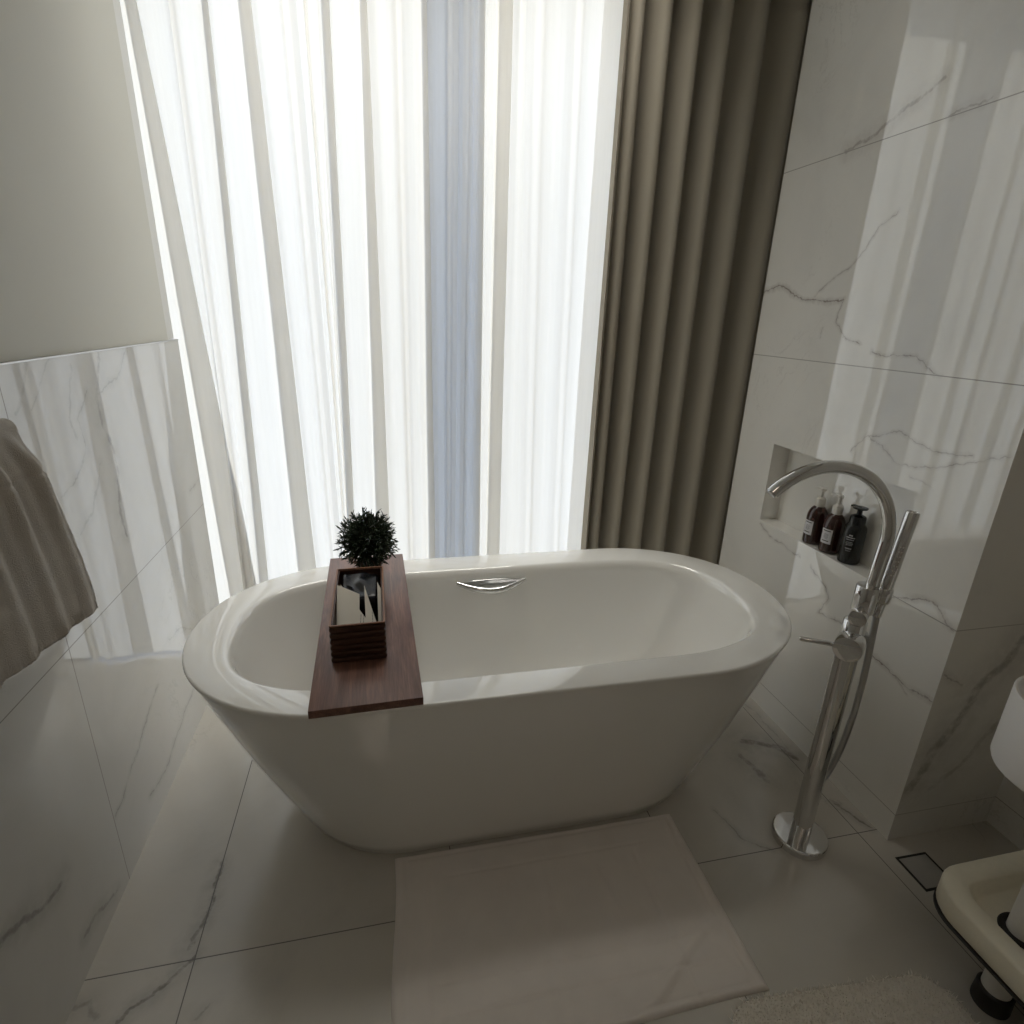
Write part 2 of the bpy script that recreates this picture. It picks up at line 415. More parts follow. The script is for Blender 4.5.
# ------------------------------------------------------------------ curtains
SHEER = [('Z', -0.769, -0.738, -0.723, -0.619), ('S', -0.639, -0.618, -0.659, -0.627), ('Z', -0.537, -0.518, -0.586, -0.549), ('Z', -0.425, -0.385, -0.421, -0.344), ('S', -0.296, -0.258, -0.276, -0.241), ('S', -0.216, -0.206, -0.211, -0.202), ('Z', -0.158, -0.131, -0.193, -0.163), ('Z', -0.031, -0.006, -0.069, -0.006), ('S', 0.075, 0.113, 0.071, 0.099), ('Z', 0.178, 0.199, 0.168, 0.199), ('S', 0.268, 0.298, 0.248, 0.277), ('S', 0.328, 0.357, 0.31, 0.334), ('Z', 0.393, 0.409, 0.39, 0.411), ('Z', 0.458, 0.509, 0.449, 0.51), ('S', 0.56, 0.627, 0.609, 0.66), ('S', 0.717, 0.774, 0.752, 0.804)]
ZT, ZB = 2.50, .45     # heights at which the fold edges were taken
def sheer_knots(z, seed=0):
    """plan path (x,y) of the sheer at height z"""
    u = (ZT - z) / (ZT - ZB); u = min(max(u, -.2), 1.25)
    P = []; Y = 2.47
    x = -1.06; prev = None
    P.append((x, Y))
    wob = lambda a, b: 0
    last = -1.06
    for i, (k, a0, b0, a1, b1) in enumerate(SHEER):
        a = a0 + (a1 - a0) * u; b = b0 + (b1 - b0) * u
        # bright span between folds: shallow undulation
        n = 6
        for q in range(1, n):
            s = q / n
            P.append((last + (a - last) * s, Y + .010 * math.sin(PI * s) * (1 if i % 2 else -1) + .003 * math.sin(3 * PI * s + i)))
        if k == 'Z':
            P += [(a, Y + .003), (b - .004, Y + .004), (b, Y + .008), (b - .003, Y + .012), ((a + b) / 2, Y + .013), (a + .003, Y + .014), (a, Y + .018), (a + .004, Y + .022), ((a + b) / 2, Y + .020), (b, Y + .012)]
            P += [(b + .012, Y + .002)]
            last = b + .012
        else:
            w = b - a
            P += [(a, Y + .004), (a + w * .3, Y - .02), (a + w * .7, Y - .035), (b, Y - .012), (b + .01, Y - .002)]
            last = b + .01
    xe = .990
    for q in range(1, 6): P.append((last + (xe - last) * q / 5, Y + .004 * math.sin(q * 2)))
    # the free end folds back flat in front of itself beside the drape
    P += [(xe + .004, Y - .006), (xe, Y - .013), (xe - .04, Y - .014), (xe - .08, Y - .018), (xe - .11, Y - .013), (xe - .13, Y - .017), (xe - .143, Y - .014)]
    return P
bm = bmesh.new()
rows = []
NZ = 46
for r in range(NZ + 1):
    z = .018 + (ZC - .004 - .018) * r / NZ
    P = sheer_knots(z)
    rows.append([bm.verts.new((x + .0016 * noise.noise(V3((x * 9, z * 2.2, 1))), y + .006 * noise.noise(V3((x * 6, z * 1.1, 4.2))), z)) for x, y in P])
for a, b in zip(rows, rows[1:]):
    for i in range(len(a) - 1): bm.faces.new((a[i], a[i + 1], b[i + 1], b[i]))
o = obj('sheer_curtain', bm, M['sheer'], angle=3)
tag(o, 'translucent white sheer curtain with sunlit vertical folds hanging behind the bathtub', 'curtain')

DX = [.885, .935, 1.035, 1.15, 1.275, 1.415, 1.575, 1.73, 1.90, 2.06]   # pleat crests
def drape_path():
    P = []
    for i in range(len(DX) - 1):
        n = 14
        for q in range(n):
            s = q / n
            x = DX[i] + (DX[i + 1] - DX[i]) * s
            ph = 2 * PI * s
            P.append((x + .012 * math.sin(ph), 2.366 - .066 * math.cos(ph)))
    P.append((DX[-1], 2.300)); return P
bm = bmesh.new(); rows = []
DP = drape_path()
for r in range(37):
    z = .016 + (ZC - .004 - .016) * r / 36
    k = 1 - .10 * smoothstep(2.6, .2, z)
    rows.append([bm.verts.new((x + .0 * (2.5 - z) + .004 * noise.noise(V3((x * 5, z * .9, 7))), 2.355 + (y - 2.355) * (k + .22 * noise.noise(V3((x * 4, z * .5, 2)))), z)) for x, y in DP])
for a, b in zip(rows, rows[1:]):
    for i in range(len(a) - 1): bm.faces.new((a[i], a[i + 1], b[i + 1], b[i]))
o = obj('blackout_drape', bm, M['drape'], angle=3)
tag(o, 'heavy grey-beige pleated drape drawn to the right beside the sheer curtain', 'curtain')

# ------------------------------------------------------------------ bathtub
TCX, TCY, ZR = .356, 1.570, .610
HN = 64
def stad(a, b, s, n, z, cx=TCX, cy=TCY):
    pts = []
    for side in (1, -1):
        for i in range(HN):
            t = -PI / 2 + PI * i / (HN - 1)
            c, q = math.cos(t), math.sin(t)
            c = abs(c) ** (2 / n); q = math.copysign(abs(q) ** (2 / n), q)
            pts.append(V3((cx + side * (s + (a - s) * c), cy + side * b * q, z)))
    return pts
def lerp(a, b, t): return a + (b - a) * t
rings = [stad(.64, .285, .31, 2.05, .0), stad(.664, .307, .32, 2.05, .0), stad(.672, .315, .323, 2.05, .006)]
for i in range(1, 13):
    u = i / 13
    z = lerp(.006, .592, u); bl = .010 * math.sin(PI * u)
    rings.append(stad(lerp(.672, .931, u) + bl, lerp(.315, .430, u) + bl, lerp(.323, .456, u), 2.08, z))
for a, b, z in ((.9335, .4322, .598), (.935, .433, .602), (.9345, .4325, .606), (.932, .430, .609), (.928, .426, .610)):
    rings.append(stad(a, b, .456, 2.1, z))
IC = dict(cx=.351, cy=1.558)
for a, b, z in ((.822, .3325, .6100), (.8185, .329, .6092), (.814, .3245, .6065), (.808, .319, .600), (.803, .314, .590), (.798, .310, .575)):
    rings.append(stad(a, b, .378, 2.6, z, **IC))
for u in (.15, .3, .45, .6, .75, .87):
    z = lerp(.575, .165, u)
    rings.append(stad(lerp(.798, .60, u ** 1.35), lerp(.310, .235, u ** 1.3), lerp(.378, .33, u), lerp(2.6, 2.5, u), z, **IC))
for a, b, z in ((.575, .222, .178), (.555, .208, .158), (.52, .185, .146), (.40, .12, .142), (.2, .05, .141)):
    rings.append(stad(a, b, a * .55, 2.4, z, **IC))
tub = thing('bathtub', 'white oval freestanding bathtub with wide flat rim in front of the curtains', 'bathtub', (TCX, TCY, 0))
inv = Matrix.Translation((-TCX, -TCY, 0))
def kid(name, bm, mat, root, **k):
    """mesh given in world coordinates, stored relative to its thing"""
    bm.transform(root.matrix_basis.inverted()) if hasattr(root, 'matrix_basis') else None
    return obj(name, bm, mat, root, **k)
bm = bmesh.new(); add_rings(bm, rings)
shell = kid('tub_shell', bm, M['acrylic'], tub, angle=.9)
# grab rail on the far inner wall
bm = bmesh.new()
P = []
for i in range(25):
    s = i / 24
    P.append((lerp(.228, .487, s), 1.866 - .034 * math.sin(PI * s), .562 - .022 * math.sin(PI * s)))
add_tube(bm, P, [.0075 + .0055 * math.sin(PI * i / 24) for i in range(25)], n=16)
gr = kid('grab_rail', bm, M['chrome'], tub); gr['label'] = 'curved chrome grab rail'
bm = bmesh.new()
R = []
for d, sc_ in ((0, 1), (.004, 1), (.006, .93), (.006, .0)):
    ring = []
    for i in range(40):
        t = 2 * PI * i / 40
        ring.append(V3((.3565 + .128 * max(sc_, .02) * math.cos(t), 1.8685 - d , .555 + .017 * max(sc_, .02) * math.sin(t))))
    R.append(ring)
add_rings(bm, R)
kid('rail_plate', bm, M['chrome_satin'], tub)

# ------------------------------------------------------------------ tray board across the tub with its things
BZ = .632
bd = thing('bath_board', 'dark walnut plank laid across the bathtub rim', 'bath tray', (-.083, 1.570, ZR), math.radians(1.35))
bm = box(-.131, .131, -.434, .434, .0006, BZ - ZR, bev=.0012, seg=2)
obj('plank', bm, M['walnut'], bd, angle=.5)

bx = thing('organizer_box', 'ridged dark walnut box holding cards, standing open on the plank', 'box', (-.0975, 1.487, BZ), math.radians(.8))
HX, HY, HH = .0700, .173, .1120
bm = bmesh.new(); R = []
NR = 6
def rect(hx, hy, z, r=.004):
    pts = []
    for sx_, sy_, a0 in ((1, 1, 0), (-1, 1, 90), (-1, -1, 180), (1, -1, 270)):
        for k in range(4):
            t = math.radians(a0 + 30 * k)
            pts.append(V3((sx_ * (hx - r) + r * math.cos(t), sy_ * (hy - r) + r * math.sin(t), z)))
    return pts
for i in range(NR):
    z0 = HH * .955 * i / NR; z1 = HH * .955 * (i + 1) / NR
    for u, d in ((.06, -.0055), (.14, -.002), (.3, 0), (.6, .0008), (.86, 0), (.95, -.003), (1.0, -.0055)):
        R.append(rect(HX + d, HY + d, lerp(z0, z1, u)))
R.append(rect(HX - .001, HY - .001, HH * .96)); R.append(rect(HX, HY, HH * .962))
R.append(rect(HX, HY, HH * .97))
IW = .0085
add_rings(bm, [rect(HX - .006, HY - .006, 0)] + R, True, False)
R2 = [rect(HX, HY, HH * .97), rect(HX - IW, HY - IW, HH * .97), rect(HX - IW, HY - IW, .012), rect(.004, HY - .05, .012)]
add_rings(bm, R2, False, True)
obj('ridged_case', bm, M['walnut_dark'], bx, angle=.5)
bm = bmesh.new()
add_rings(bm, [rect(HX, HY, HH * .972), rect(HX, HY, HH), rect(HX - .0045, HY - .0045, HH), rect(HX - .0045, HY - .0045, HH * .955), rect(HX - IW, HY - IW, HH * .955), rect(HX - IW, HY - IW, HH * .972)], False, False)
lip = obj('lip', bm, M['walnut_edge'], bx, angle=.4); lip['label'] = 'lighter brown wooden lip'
# inner divider holding the black wrapping at the back half
def world_of(root, p):
    return Matrix.Translation(root.location) @ Matrix.Rotation(root.rotation_euler.z, 4, 'Z') @ V3(p)
# black glossy pouches inside (a thing of its own)
pouch = thing('black_pouch', 'glossy black wrapped pouch lying in the back of the walnut box', 'pouch', world_of(bx, (0, .055, .013)), bx.rotation_euler.z)
bm = bmesh.new(); N = 22
top = []
for j in range(N + 1):
    row = []
    for i in range(N + 1):
        u = i / N; v = j / N
        x = -.060 + .120 * u; y = -.055 + .160 * v
        e = min(1, min(u, 1 - u) * 9) * min(1, min(v, 1 - v) * 9)
        z = (.072 + .024 * v) * e ** .22 + .012 * e * noise.noise(V3((x * 26, y * 17, 3))) + .006 * e * abs(math.sin(26 * (x + y)))
        row.append(bm.verts.new((x, y, max(0, z))))
    top.append(row)
for a, b in zip(top, top[1:]):
    for i in range(N): bm.faces.new((a[i], a[i + 1], b[i + 1], b[i]))
bm.faces.new([top[0][i] for i in range(N + 1)][::-1] + [top[j][0] for j in range(1, N + 1)] + [top[N][i] for i in range(1, N + 1)] + [top[j][N] for j in range(N - 1, 0, -1)])
obj('film', bm, M['black_gloss'], pouch, angle=3)

def card(name, label, w, h, pts_base, lean, yaw, roll, t=.0012, lines=0, group=None, cat='card', cut=0):
    """upright card in the box; origin at its lower middle"""
    o = thing(name, label, cat, world_of(bx, pts_base), bx.rotation_euler.z)
    o.rotation_euler = (lean, roll, yaw)
    bm = bmesh.new()
    poly = [(-w / 2, 0), (w / 2, 0), (w / 2, h - cut), (-w / 2, h)]
    a = [bm.verts.new((x, 0, z)) for x, z in poly]; b = [bm.verts.new((x, t, z)) for x, z in poly]
    bm.faces.new(a); bm.faces.new(b[::-1])
    for i in range(4): bm.faces.new((a[i], b[i], b[(i + 1) % 4], a[(i + 1) % 4]))
    obj('sheet', bm, M['paper'], o, smooth=False)
    if lines:
        bm = bmesh.new()
        for k in range(lines):
            x = w * .06 + k * .0075
            for s in range(5):
                z0 = h * .33 + s * .0085; 
                add_box(bm, x, x + .0012, -.0008, -.0002, z0, z0 + .0065)
        obj('print', bm, M['ink'], o, smooth=False)
    return o
card('envelope', 'largest cream envelope leaning in the front of the walnut box, small print', .104, .190, (-.008, -.148, .014), math.radians(-48), 0, math.radians(5), t=.002, lines=2, cat='envelope', cut=.140)
card('envelope', 'cream envelope edge showing behind the largest one at the left side of the box', .060, .186, (-.0305, -.138, .014), math.radians(-46), 0, math.radians(1), t=.002, cat='envelope', cut=.03)
card('card', 'narrow pointed cream card between the large envelope and the right wall of the box', .032, .180, (.0345, -.134, .014), math.radians(-47), 0, math.radians(-2), lines=1, cut=.125)
card('card', 'thinnest cream card, a sliver along the right wall of the box', .009, .182, (.0548, -.126, .014), math.radians(-46), 0, 0, cut=.02)

# plant
pl = thing('potted_plant', 'small round dark green conifer plant in a brown pot behind the box', 'plant', (-.078, 1.795, BZ))
obj('pot', lathe([(0, 0), (.034, 0), (.036, .003), (.042, .062), (.044, .066), (.041, .067), (.038, .058), (0, .056)], n=40), M['pot'], pl)
bm = bmesh.new(); bt = bmesh.new()
CZ = .150
add_tube(bt, [(0, 0, .054), (.003, .002, .10), (0, 0, CZ)], [.005, .004, .003], n=8)
def leaflet(bm, p, d, L, w):
    d = d.normalized(); s = d.orthogonal().normalized(); s.rotate(Matrix.Rotation(random.random() * 6.28, 3, d)); u = d.cross(s)
    a = bm.verts.new(p - s * w * .5); b = bm.verts.new(p + s * w * .5); c = bm.verts.new(p + u * w * .5)
    q = p + d * L * .6
    e = bm.verts.new(q - s * w * .7); f = bm.verts.new(q + s * w * .7); g = bm.verts.new(q + u * w * .5); h = bm.verts.new(p + d * L)
    for x in ((a, b, f, e), (b, c, g, f), (c, a, e, g), (e, f, h), (f, g, h), (g, e, h)): bm.faces.new(x)
NBR = 240
for i in range(NBR):
    zc = 1 - 2 * (i + .5) / NBR
    zc = lerp(-.95, 1, (zc + 1) / 2)
    ph = i * 2.39996
    r = math.sqrt(max(0, 1 - zc * zc))
    d = V3((r * math.cos(ph), r * math.sin(ph), zc))
    Rr = .094 * (1 + random.uniform(-.14, .14)) * (1.08 if zc > .5 else 1)
    base = V3((0, 0, CZ)) + d * .015; tip = V3((0, 0, CZ)) + d * Rr * .86
    if zc < -.3: tip = V3((tip.x * 1.12, tip.y * 1.12, max(tip.z, .060)))
    add_tube(bt, [base, tip], [.0014, .0008], n=4)
    for k in range(17):
        s = .34 + .66 * k / 16
        p = base.lerp(tip, s)
        side = V3((random.gauss(0, 1), random.gauss(0, 1), random.gauss(0, 1)))
        dd = (d * 1.0 + side * .55).normalized()
        leaflet(bm, p, dd, random.uniform(.014, .023), .0030)
obj('foliage', bm, M['leaf'], pl, smooth=False)
obj('stem', bt, M['twig'], pl)

# ------------------------------------------------------------------ floor-standing tub filler
FX, FY = 1.191, 1.086
fa = thing('tub_faucet', 'chrome floor-standing tub filler with arched spout and hand shower beside the bathtub', 'faucet', (FX, FY, 0))
obj('base_plate', lathe([(0, 0), (.078, 0), (.0788, .002), (.0788, .020), (.077, .023), (.074, .0245), (.034, .025), (0, .025)], n=72), M['chrome'], fa, angle=.3)
obj('column', lathe([(0, .024), (.0280, .024), (.0280, .655), (.027, .656), (.027, .659), (.0280, .660), (.0280, .765), (.026, .768), (0, .768)], n=48), M['chrome'], fa)
ax = V3((-.78, -.62, 0)).normalized()
bm = bmesh.new()
mc = V3((.004, 0, .708))
cyl_between(bm, mc - ax * .030, mc + ax * .072, .0345, 48, .003)
mb = obj('mixer_body', bm, M['chrome'], fa)
lv = V3((-.86, .50, .0)).normalized()
bm = bmesh.new()
cyl_between(bm, mc + ax * .050 + lv * .030, mc + ax * .050 + lv * .118, .0064, 20, .0015)
obj('lever', bm, M['chrome'], mb)
bm = bmesh.new()
add_lathe(bm, [(0, .760), (.016, .760), (.016, .795), (.0268, .797), (.0275, .800), (.0275, .868), (.0262, .871), (.0165, .8715), (0, .8715)], n=44)
cl = obj('collar', bm, M['chrome'], fa)
cl.location = (.011, 0, -.004)
bm = bmesh.new()
kc = V3((.008, 0, .787))
cyl_between(bm, kc, kc + ax * .046, .0215, 40, .002)
obj('diverter_knob', bm, M['chrome'], fa)
# spout: riser and arch
bm = bmesh.new()
SR, SZ0, SA = .199, .988, math.radians(3)
sb = V3((.030, 0, 0))
P = [sb + V3((-.010, 0, .80)), sb + V3((-.007, 0, .87)), sb + V3((-.003, 0, .94)), sb + V3((0, 0, SZ0))]
for i in range(1, 40):
    t = math.radians(137) * i / 39
    X = SR - SR * math.cos(t)
    P.append(sb + V3((-X * math.cos(SA), X * math.sin(SA), SZ0 + SR * math.sin(t))))
add_tube(bm, P, .0155, n=28)
sp_ = obj('spout', bm, M['chrome'], fa, angle=1.0)
bm = bmesh.new()
e0 = P[-1]; e1 = P[-1] + (P[-1] - P[-2]).normalized() * .004
add_tube(bm, [e0, e1], .0115, n=24)
obj('aerator', bm, M['chrome_satin'], sp_)
# hand shower with its bracket and hose
wb, wt = V3((.058, -.006, .826)), V3((.080, -.006, 1.068))
bm = bmesh.new()
d = (wt - wb).normalized()
Mx = axis_mat(d); L = (wt - wb).length
add_lathe(bm, [(0, 0), (.0125, 0), (.0130, .002), (.0150, .03), (.0158, .05), (.0158, L - .002), (.0150, L), (.0135, L + .0005), (.0128, L - .003), (0, L - .003)], n=36, c=wb, M=Mx)
hs = obj('hand_shower', bm, M['chrome'], fa)
bm = bmesh.new()
nd = V3((-.6, -.8, 0))
for k in range(7):
    for s in (-1, 1):
        p = wb + d * (.075 + .013 * k) + nd * .0155 + V3((-.8, .6, 0)) * .003 * s
        add_lathe(bm, [(0, -.001), (.0016, -.001), (.0016, .0015), (0, .002)], n=8, c=p, M=axis_mat(nd))
obj('spray_nozzles', bm, M['pump_white'], hs)
bm = bmesh.new()
cyl_between(bm, wb + d * -.006, wb + d * .034, .0195, 36, .003)
cyl_between(bm, V3((.012, 0, .815)), wb + V3((-.006, .002, .004)), .0105, 24, .002)
cyl_between(bm, wb + d * -.050, wb + d * -.004, .0125, 28, .003)
obj('shower_bracket', bm, M['chrome'], fa)
HP = [wb + d * -.045, (.060, -.006, .714), (.069, -.006, .589), (.070, -.006, .468), (.063, -.004, .352), (.048, -.001, .268), (.036, 0, .236), (.020, 0, .218)]
obj('hose', tube(catmull(HP, 10), .0088, n=16), M['chrome_satin'], fa)

# ------------------------------------------------------------------ bottles in the niche
def pump(bm, z0, h, yaw, r=.006):
    add_lathe(bm, [(0, z0), (r, z0), (r * .9, z0 + h * .62), (r * .8, z0 + h * .66), (r * 1.3, z0 + h * .70), (r * 1.5, z0 + h), (0, z0 + h)], n=20)
    c, s = math.cos(yaw), math.sin(yaw)
    zt = z0 + h * .86
    add_tube(bm, [(-c * .012, -s * .012, zt + .001), (0, 0, zt + .002), (c * .022, s * .022, zt + .002), (c * .034, s * .034, zt - .003)], [.0035, .0048, .004, .0028], n=12)

def round_bottle(label, y, lab_ang, x=1.4985):
    t = thing('pump_bottle', label, 'bottle', (x, y, NZ0 + .0005))
    obj('bottle', lathe([(0, .002), (.027, 0), (.0315, .002), (.0335, .006), (.034, .012), (.034, .098), (.0335, .106), (.031, .118), (.026, .129), (.019, .137), (.0145, .141), (.0135, .146), (0, .146)], n=44), M['amber'], t)
    obj('collar', lathe([(0, .140), (.0165, .140), (.0172, .142), (.0172, .160), (.0155, .168), (.011, .172), (.0075, .174), (0, .174)], n=32), M['pump_white'], t)
    bm = bmesh.new(); pump(bm, .172, .034, math.radians(100)); obj('pump_head', bm, M['pump_white'], t)
    bm = bmesh.new(); rings = []
    for z in (.036, .088):
        rings.append([(.0344 * math.cos(lab_ang + u), .0344 * math.sin(lab_ang + u), z) for u in [-.55 + 1.10 * k / 12 for k in range(13)]])
    add_rings(bm, rings, False, False, cyc=False)
    lb = obj('label_sticker', bm, M['label'], t)
    bm = bmesh.new()
    for k, (z, w) in enumerate(((.080, .38), (.070, .20), (.066, .26), (.062, .22), (.058, .26), (.054, .18), (.044, .34))):
        hgt = .0035 if k in (0, 6) else .0012
        add_rings(bm, [[(.0347 * math.cos(lab_ang + u), .0347 * math.sin(lab_ang + u), zz) for u in [-w + 2 * w * q / 6 for q in range(7)]] for zz in (z, z + hgt)], False, False, cyc=False)
    obj('print', bm, M['ink'], lb)
    return t
round_bottle('dark amber pump bottle farthest left in the niche, white pump and label', 1.628, math.radians(184))
round_bottle('dark amber pump bottle in the middle of the niche row, white pump', 1.545, math.radians(196))
t = thing('pump_bottle', 'slim all-black pump bottle with white print at the right of the niche row', 'bottle', (1.4985, 1.455, NZ0 + .0005))
obj('bottle', lathe([(0, .002), (.028, 0), (.032, .002), (.0335, .007), (.0335, .118), (.032, .126), (.027, .133), (.0245, .136), (.024, .139), (.024, .158), (.022, .163), (.012, .168), (0, .168)], n=44), M['black_plastic'], t)
bm = bmesh.new()
add_lathe(bm, [(0, .166), (.010, .166), (.0085, .170), (.008, .182), (.012, .186), (.0215, .188), (.0225, .190), (.0225, .1925), (.018, .194), (0, .194)], n=28)
add_tube(bm, [(0, 0, .191), (0, .024, .191), (-.001, .036, .188)], [.005, .0045, .003], n=12)
obj('pump_head', bm, M['black_plastic'], t)
bm = bmesh.new()
la = math.radians(212)
for z, w, hgt in ((.100, .18, .004), (.093, .40, .003), (.086, .34, .0022), (.078, .28, .0012), (.073, .36, .0012), (.068, .30, .0012), (.055, .30, .0025), (.048, .24, .0012)):
    n = max(2, int(w * 16))
    for q in range(n):
        u0 = la - w + 2 * w * q / n; u1 = u0 + 2 * w / n * .68
        add_rings(bm, [[(.0338 * math.cos(u), .0338 * math.sin(u), zz) for u in (u0, u1)] for zz in (z, z + hgt)], False, False, cyc=False)
obj('print', bm, M['label'], t)

# ------------------------------------------------------------------ floor drain
dr = thing('floor_drain', 'square tile-insert floor drain with black slot near the alcove wall', 'drain', (1.487, .917, 0), math.radians(-1))
bm = bmesh.new()
for a, b, c, d_ in ((-.054, .054, -.054, -.047), (-.054, .054, .047, .054), (-.054, -.047, -.047, .047), (.047, .054, -.047, .047)):
    add_box(bm, a, b, c, d_, .0001, .0012)
obj('slot', bm, M['slot'], dr, smooth=False)
obj('insert', box(-.047, .047, -.047, .047, .0001, .0016, bev=.0004), plain('drain_insert_stone', (.36, .345, .32), .3, var=.08, vscale=25), dr)

# ------------------------------------------------------------------ bath mat
bm = bmesh.new()
NXm, NYm = 170, 120
mc_ = [(-.030, 1.247), (.836, 1.243), (.834, .732), (-.046, .732)]
def mat_pt(u, v):
    a = V3((lerp(mc_[0][0], mc_[1][0], u), lerp(mc_[0][1], mc_[1][1], u), 0)); b = V3((lerp(mc_[3][0], mc_[2][0], u), lerp(mc_[3][1], mc_[2][1], u), 0))
    p = a.lerp(b, v)
    p.x += .004 * math.sin(v * 7) * (1 - u) ; p.y += .004 * noise.noise(V3((u * 4, v * 4, 1)))
    return p
def ridge(d, w): return math.exp(-(d / w) ** 2)
def mat_h(u, v, x, y):
    h = .011
    e = min(u, 1 - u, v, 1 - v)
    h *= smoothstep(0, .016, e) ** .5
    # hem line
    h -= .0032 * ridge(e - .035, .006)
    # pressed frame and fold creases
    for vv in (.70, .83): h -= .0034 * ridge(v - vv - .03 * (u - .5), .006) * smoothstep(.08, .16, u) * smoothstep(.93, .85, u)
    for vv in (.17,): h -= .0022 * ridge(v - vv, .006) * smoothstep(.1, .2, u) * smoothstep(.92, .8, u)
    for uu in (.11, .80): h -= .0024 * ridge(u - uu, .006) * smoothstep(.15, .25, v)
    h += .0035 * ridge(u - .45 - .02 * math.sin(v * 5), .016) * smoothstep(.1, .5, v)
    h += .0028 * ridge(u - .66 - .1 * (v - .4), .012) * smoothstep(.2, .35, v) * smoothstep(.75, .55, v)
    s = (u - .80) * .9 + (v - .75) * .75
    h += .010 * ridge((u - .79) * .8 + (v - .82) * .7, .022) * smoothstep(.62, .72, v) * smoothstep(1.0, .92, v)
    h += .004 * ridge((u - .93) * 1 - (v - .8) * .3, .02) * smoothstep(.6, .8, v)
    h += .0022 * noise.noise(V3((u * 9, v * 9, 5))) * smoothstep(0, .1, e)
    # the back edge lifts a little against the tub foot
    return max(.0012, h)
G = []
for j in range(NYm + 1):
    row = []
    for i in range(NXm + 1):
        u, v = i / NXm, j / NYm
        p = mat_pt(u, v); row.append(bm.verts.new((p.x, p.y, mat_h(u, v, p.x, p.y))))
    G.append(row)
for a, b in zip(G, G[1:]):
    for i in range(NXm): bm.faces.new((a[i], a[i + 1], b[i + 1], b[i]))
edge = [G[0][i] for i in range(NXm + 1)] + [G[j][NXm] for j in range(1, NYm + 1)] + [G[NYm][i] for i in range(NXm - 1, -1, -1)] + [G[j][0] for j in range(NYm - 1, 0, -1)]
low = [bm.verts.new((v.co.x, v.co.y, .0003)) for v in edge]
n = len(edge)
for i in range(n): bm.faces.new((edge[i], edge[(i + 1) % n], low[(i + 1) % n], low[i]))
bm.faces.new(low)
o = obj('bath_mat', bm, M['mat'], angle=3)
tag(o, 'flat white towelling bath mat lying on the floor in front of the bathtub', 'bath mat')

# ------------------------------------------------------------------ shag rug
rg = thing('shag_rug', 'fluffy white rug with rounded corners on the floor near the tray stand', 'rug', (.96, .47, 0), math.radians(-4))
def rrect(hx, hy, r, z, n=10, cx=0, cy=0):
    pts = []
    for sx_, sy_, a0 in ((1, 1, 0), (-1, 1, 90), (-1, -1, 180), (1, -1, 270)):
        for k in range(n):
            t = math.radians(a0 + 90 * k / (n - 1))
            pts.append(V3((cx + sx_ * (hx - r) + r * math.cos(t), cy + sy_ * (hy - r) + r * math.sin(t), z)))
    return pts
RHX, RHY, RR = .285, .235, .085
bm = bmesh.new(); add_rings(bm, [rrect(RHX - .01, RHY - .01, RR, .0005), rrect(RHX, RHY, RR, .004), rrect(RHX, RHY, RR, .010), rrect(RHX - .012, RHY - .012, RR - .01, .014)])
obj('backing', bm, M['shag'], rg)
bm = bmesh.new()
def in_rr(x, y):
    qx = abs(x) - (RHX - RR); qy = abs(y) - (RHY - RR)
    if qx > 0 and qy > 0: return qx * qx + qy * qy < RR * RR
    return qx < RR and qy < RR
cnt = 0
while cnt < 30000:
    x = random.uniform(-RHX, RHX); y = random.uniform(-RHY, RHY)
    if not in_rr(x, y): continue
    cnt += 1
    a = random.random() * 6.28; w = .0013; L = random.uniform(.006, .011)
    dx, dy = random.gauss(0, .004), random.gauss(0, .004)
    c, s = math.cos(a) * w, math.sin(a) * w
    p = [V3((x - c, y - s, .010)), V3((x + c, y + s, .010)), V3((x + dx + c * .9, y + dy + s * .9, .010 + L * .6)), V3((x + dx * 1.6, y + dy * 1.6, .010 + L)), V3((x + dx - c * .9, y + dy - s * .9, .010 + L * .6))]
    bm.faces.new([bm.verts.new(q) for q in p])
pile = obj('pile', bm, M['shag'], rg, smooth=False); pile['kind'] = 'stuff'

# ------------------------------------------------------------------ tray stand with round bowl
st = thing('tray_stand', 'beige tray stand on white posts with black feet and a round white bowl above', 'stand', (1.335, .607, 0))
bm = bmesh.new()
TX, TY, thx, thy = 1.492, .475, .275, .282
R = [rrect(thx - .015, thy - .015, .085, .205, cx=TX, cy=TY), rrect(thx - .004, thy - .004, .09, .207, cx=TX, cy=TY), rrect(thx, thy, .092, .214, cx=TX, cy=TY), rrect(thx, thy, .092, .262, cx=TX, cy=TY),
     rrect(thx - .002, thy - .002, .091, .267, cx=TX, cy=TY), rrect(thx - .006, thy - .006, .088, .270, cx=TX, cy=TY),
     rrect(thx - .046, thy - .046, .055, .270, cx=TX, cy=TY), rrect(thx - .051, thy - .051, .052, .266, cx=TX, cy=TY), rrect(thx - .060, thy - .060, .050, .240, cx=TX, cy=TY), rrect(thx - .066, thy - .066, .046, .236, cx=TX, cy=TY), rrect(.05, .05, .02, .235, cx=TX, cy=TY)]
add_rings(bm, R); kid('tray', bm, M['beige'], st, angle=.7)
bm = bmesh.new()
add_rings(bm, [rrect(thx - .012, thy - .012, .09, .199, cx=TX, cy=TY), rrect(thx + .002, thy + .002, .093, .200, cx=TX, cy=TY), rrect(thx + .002, thy + .002, .093, .206, cx=TX, cy=TY), rrect(thx - .012, thy - .012, .09, .2068, cx=TX, cy=TY)])
e = kid('tray_edging', bm, M['black_rub'], st); e['label'] = 'black edging under the tray'
BX_, BY_, BR = 1.384, .662, .135
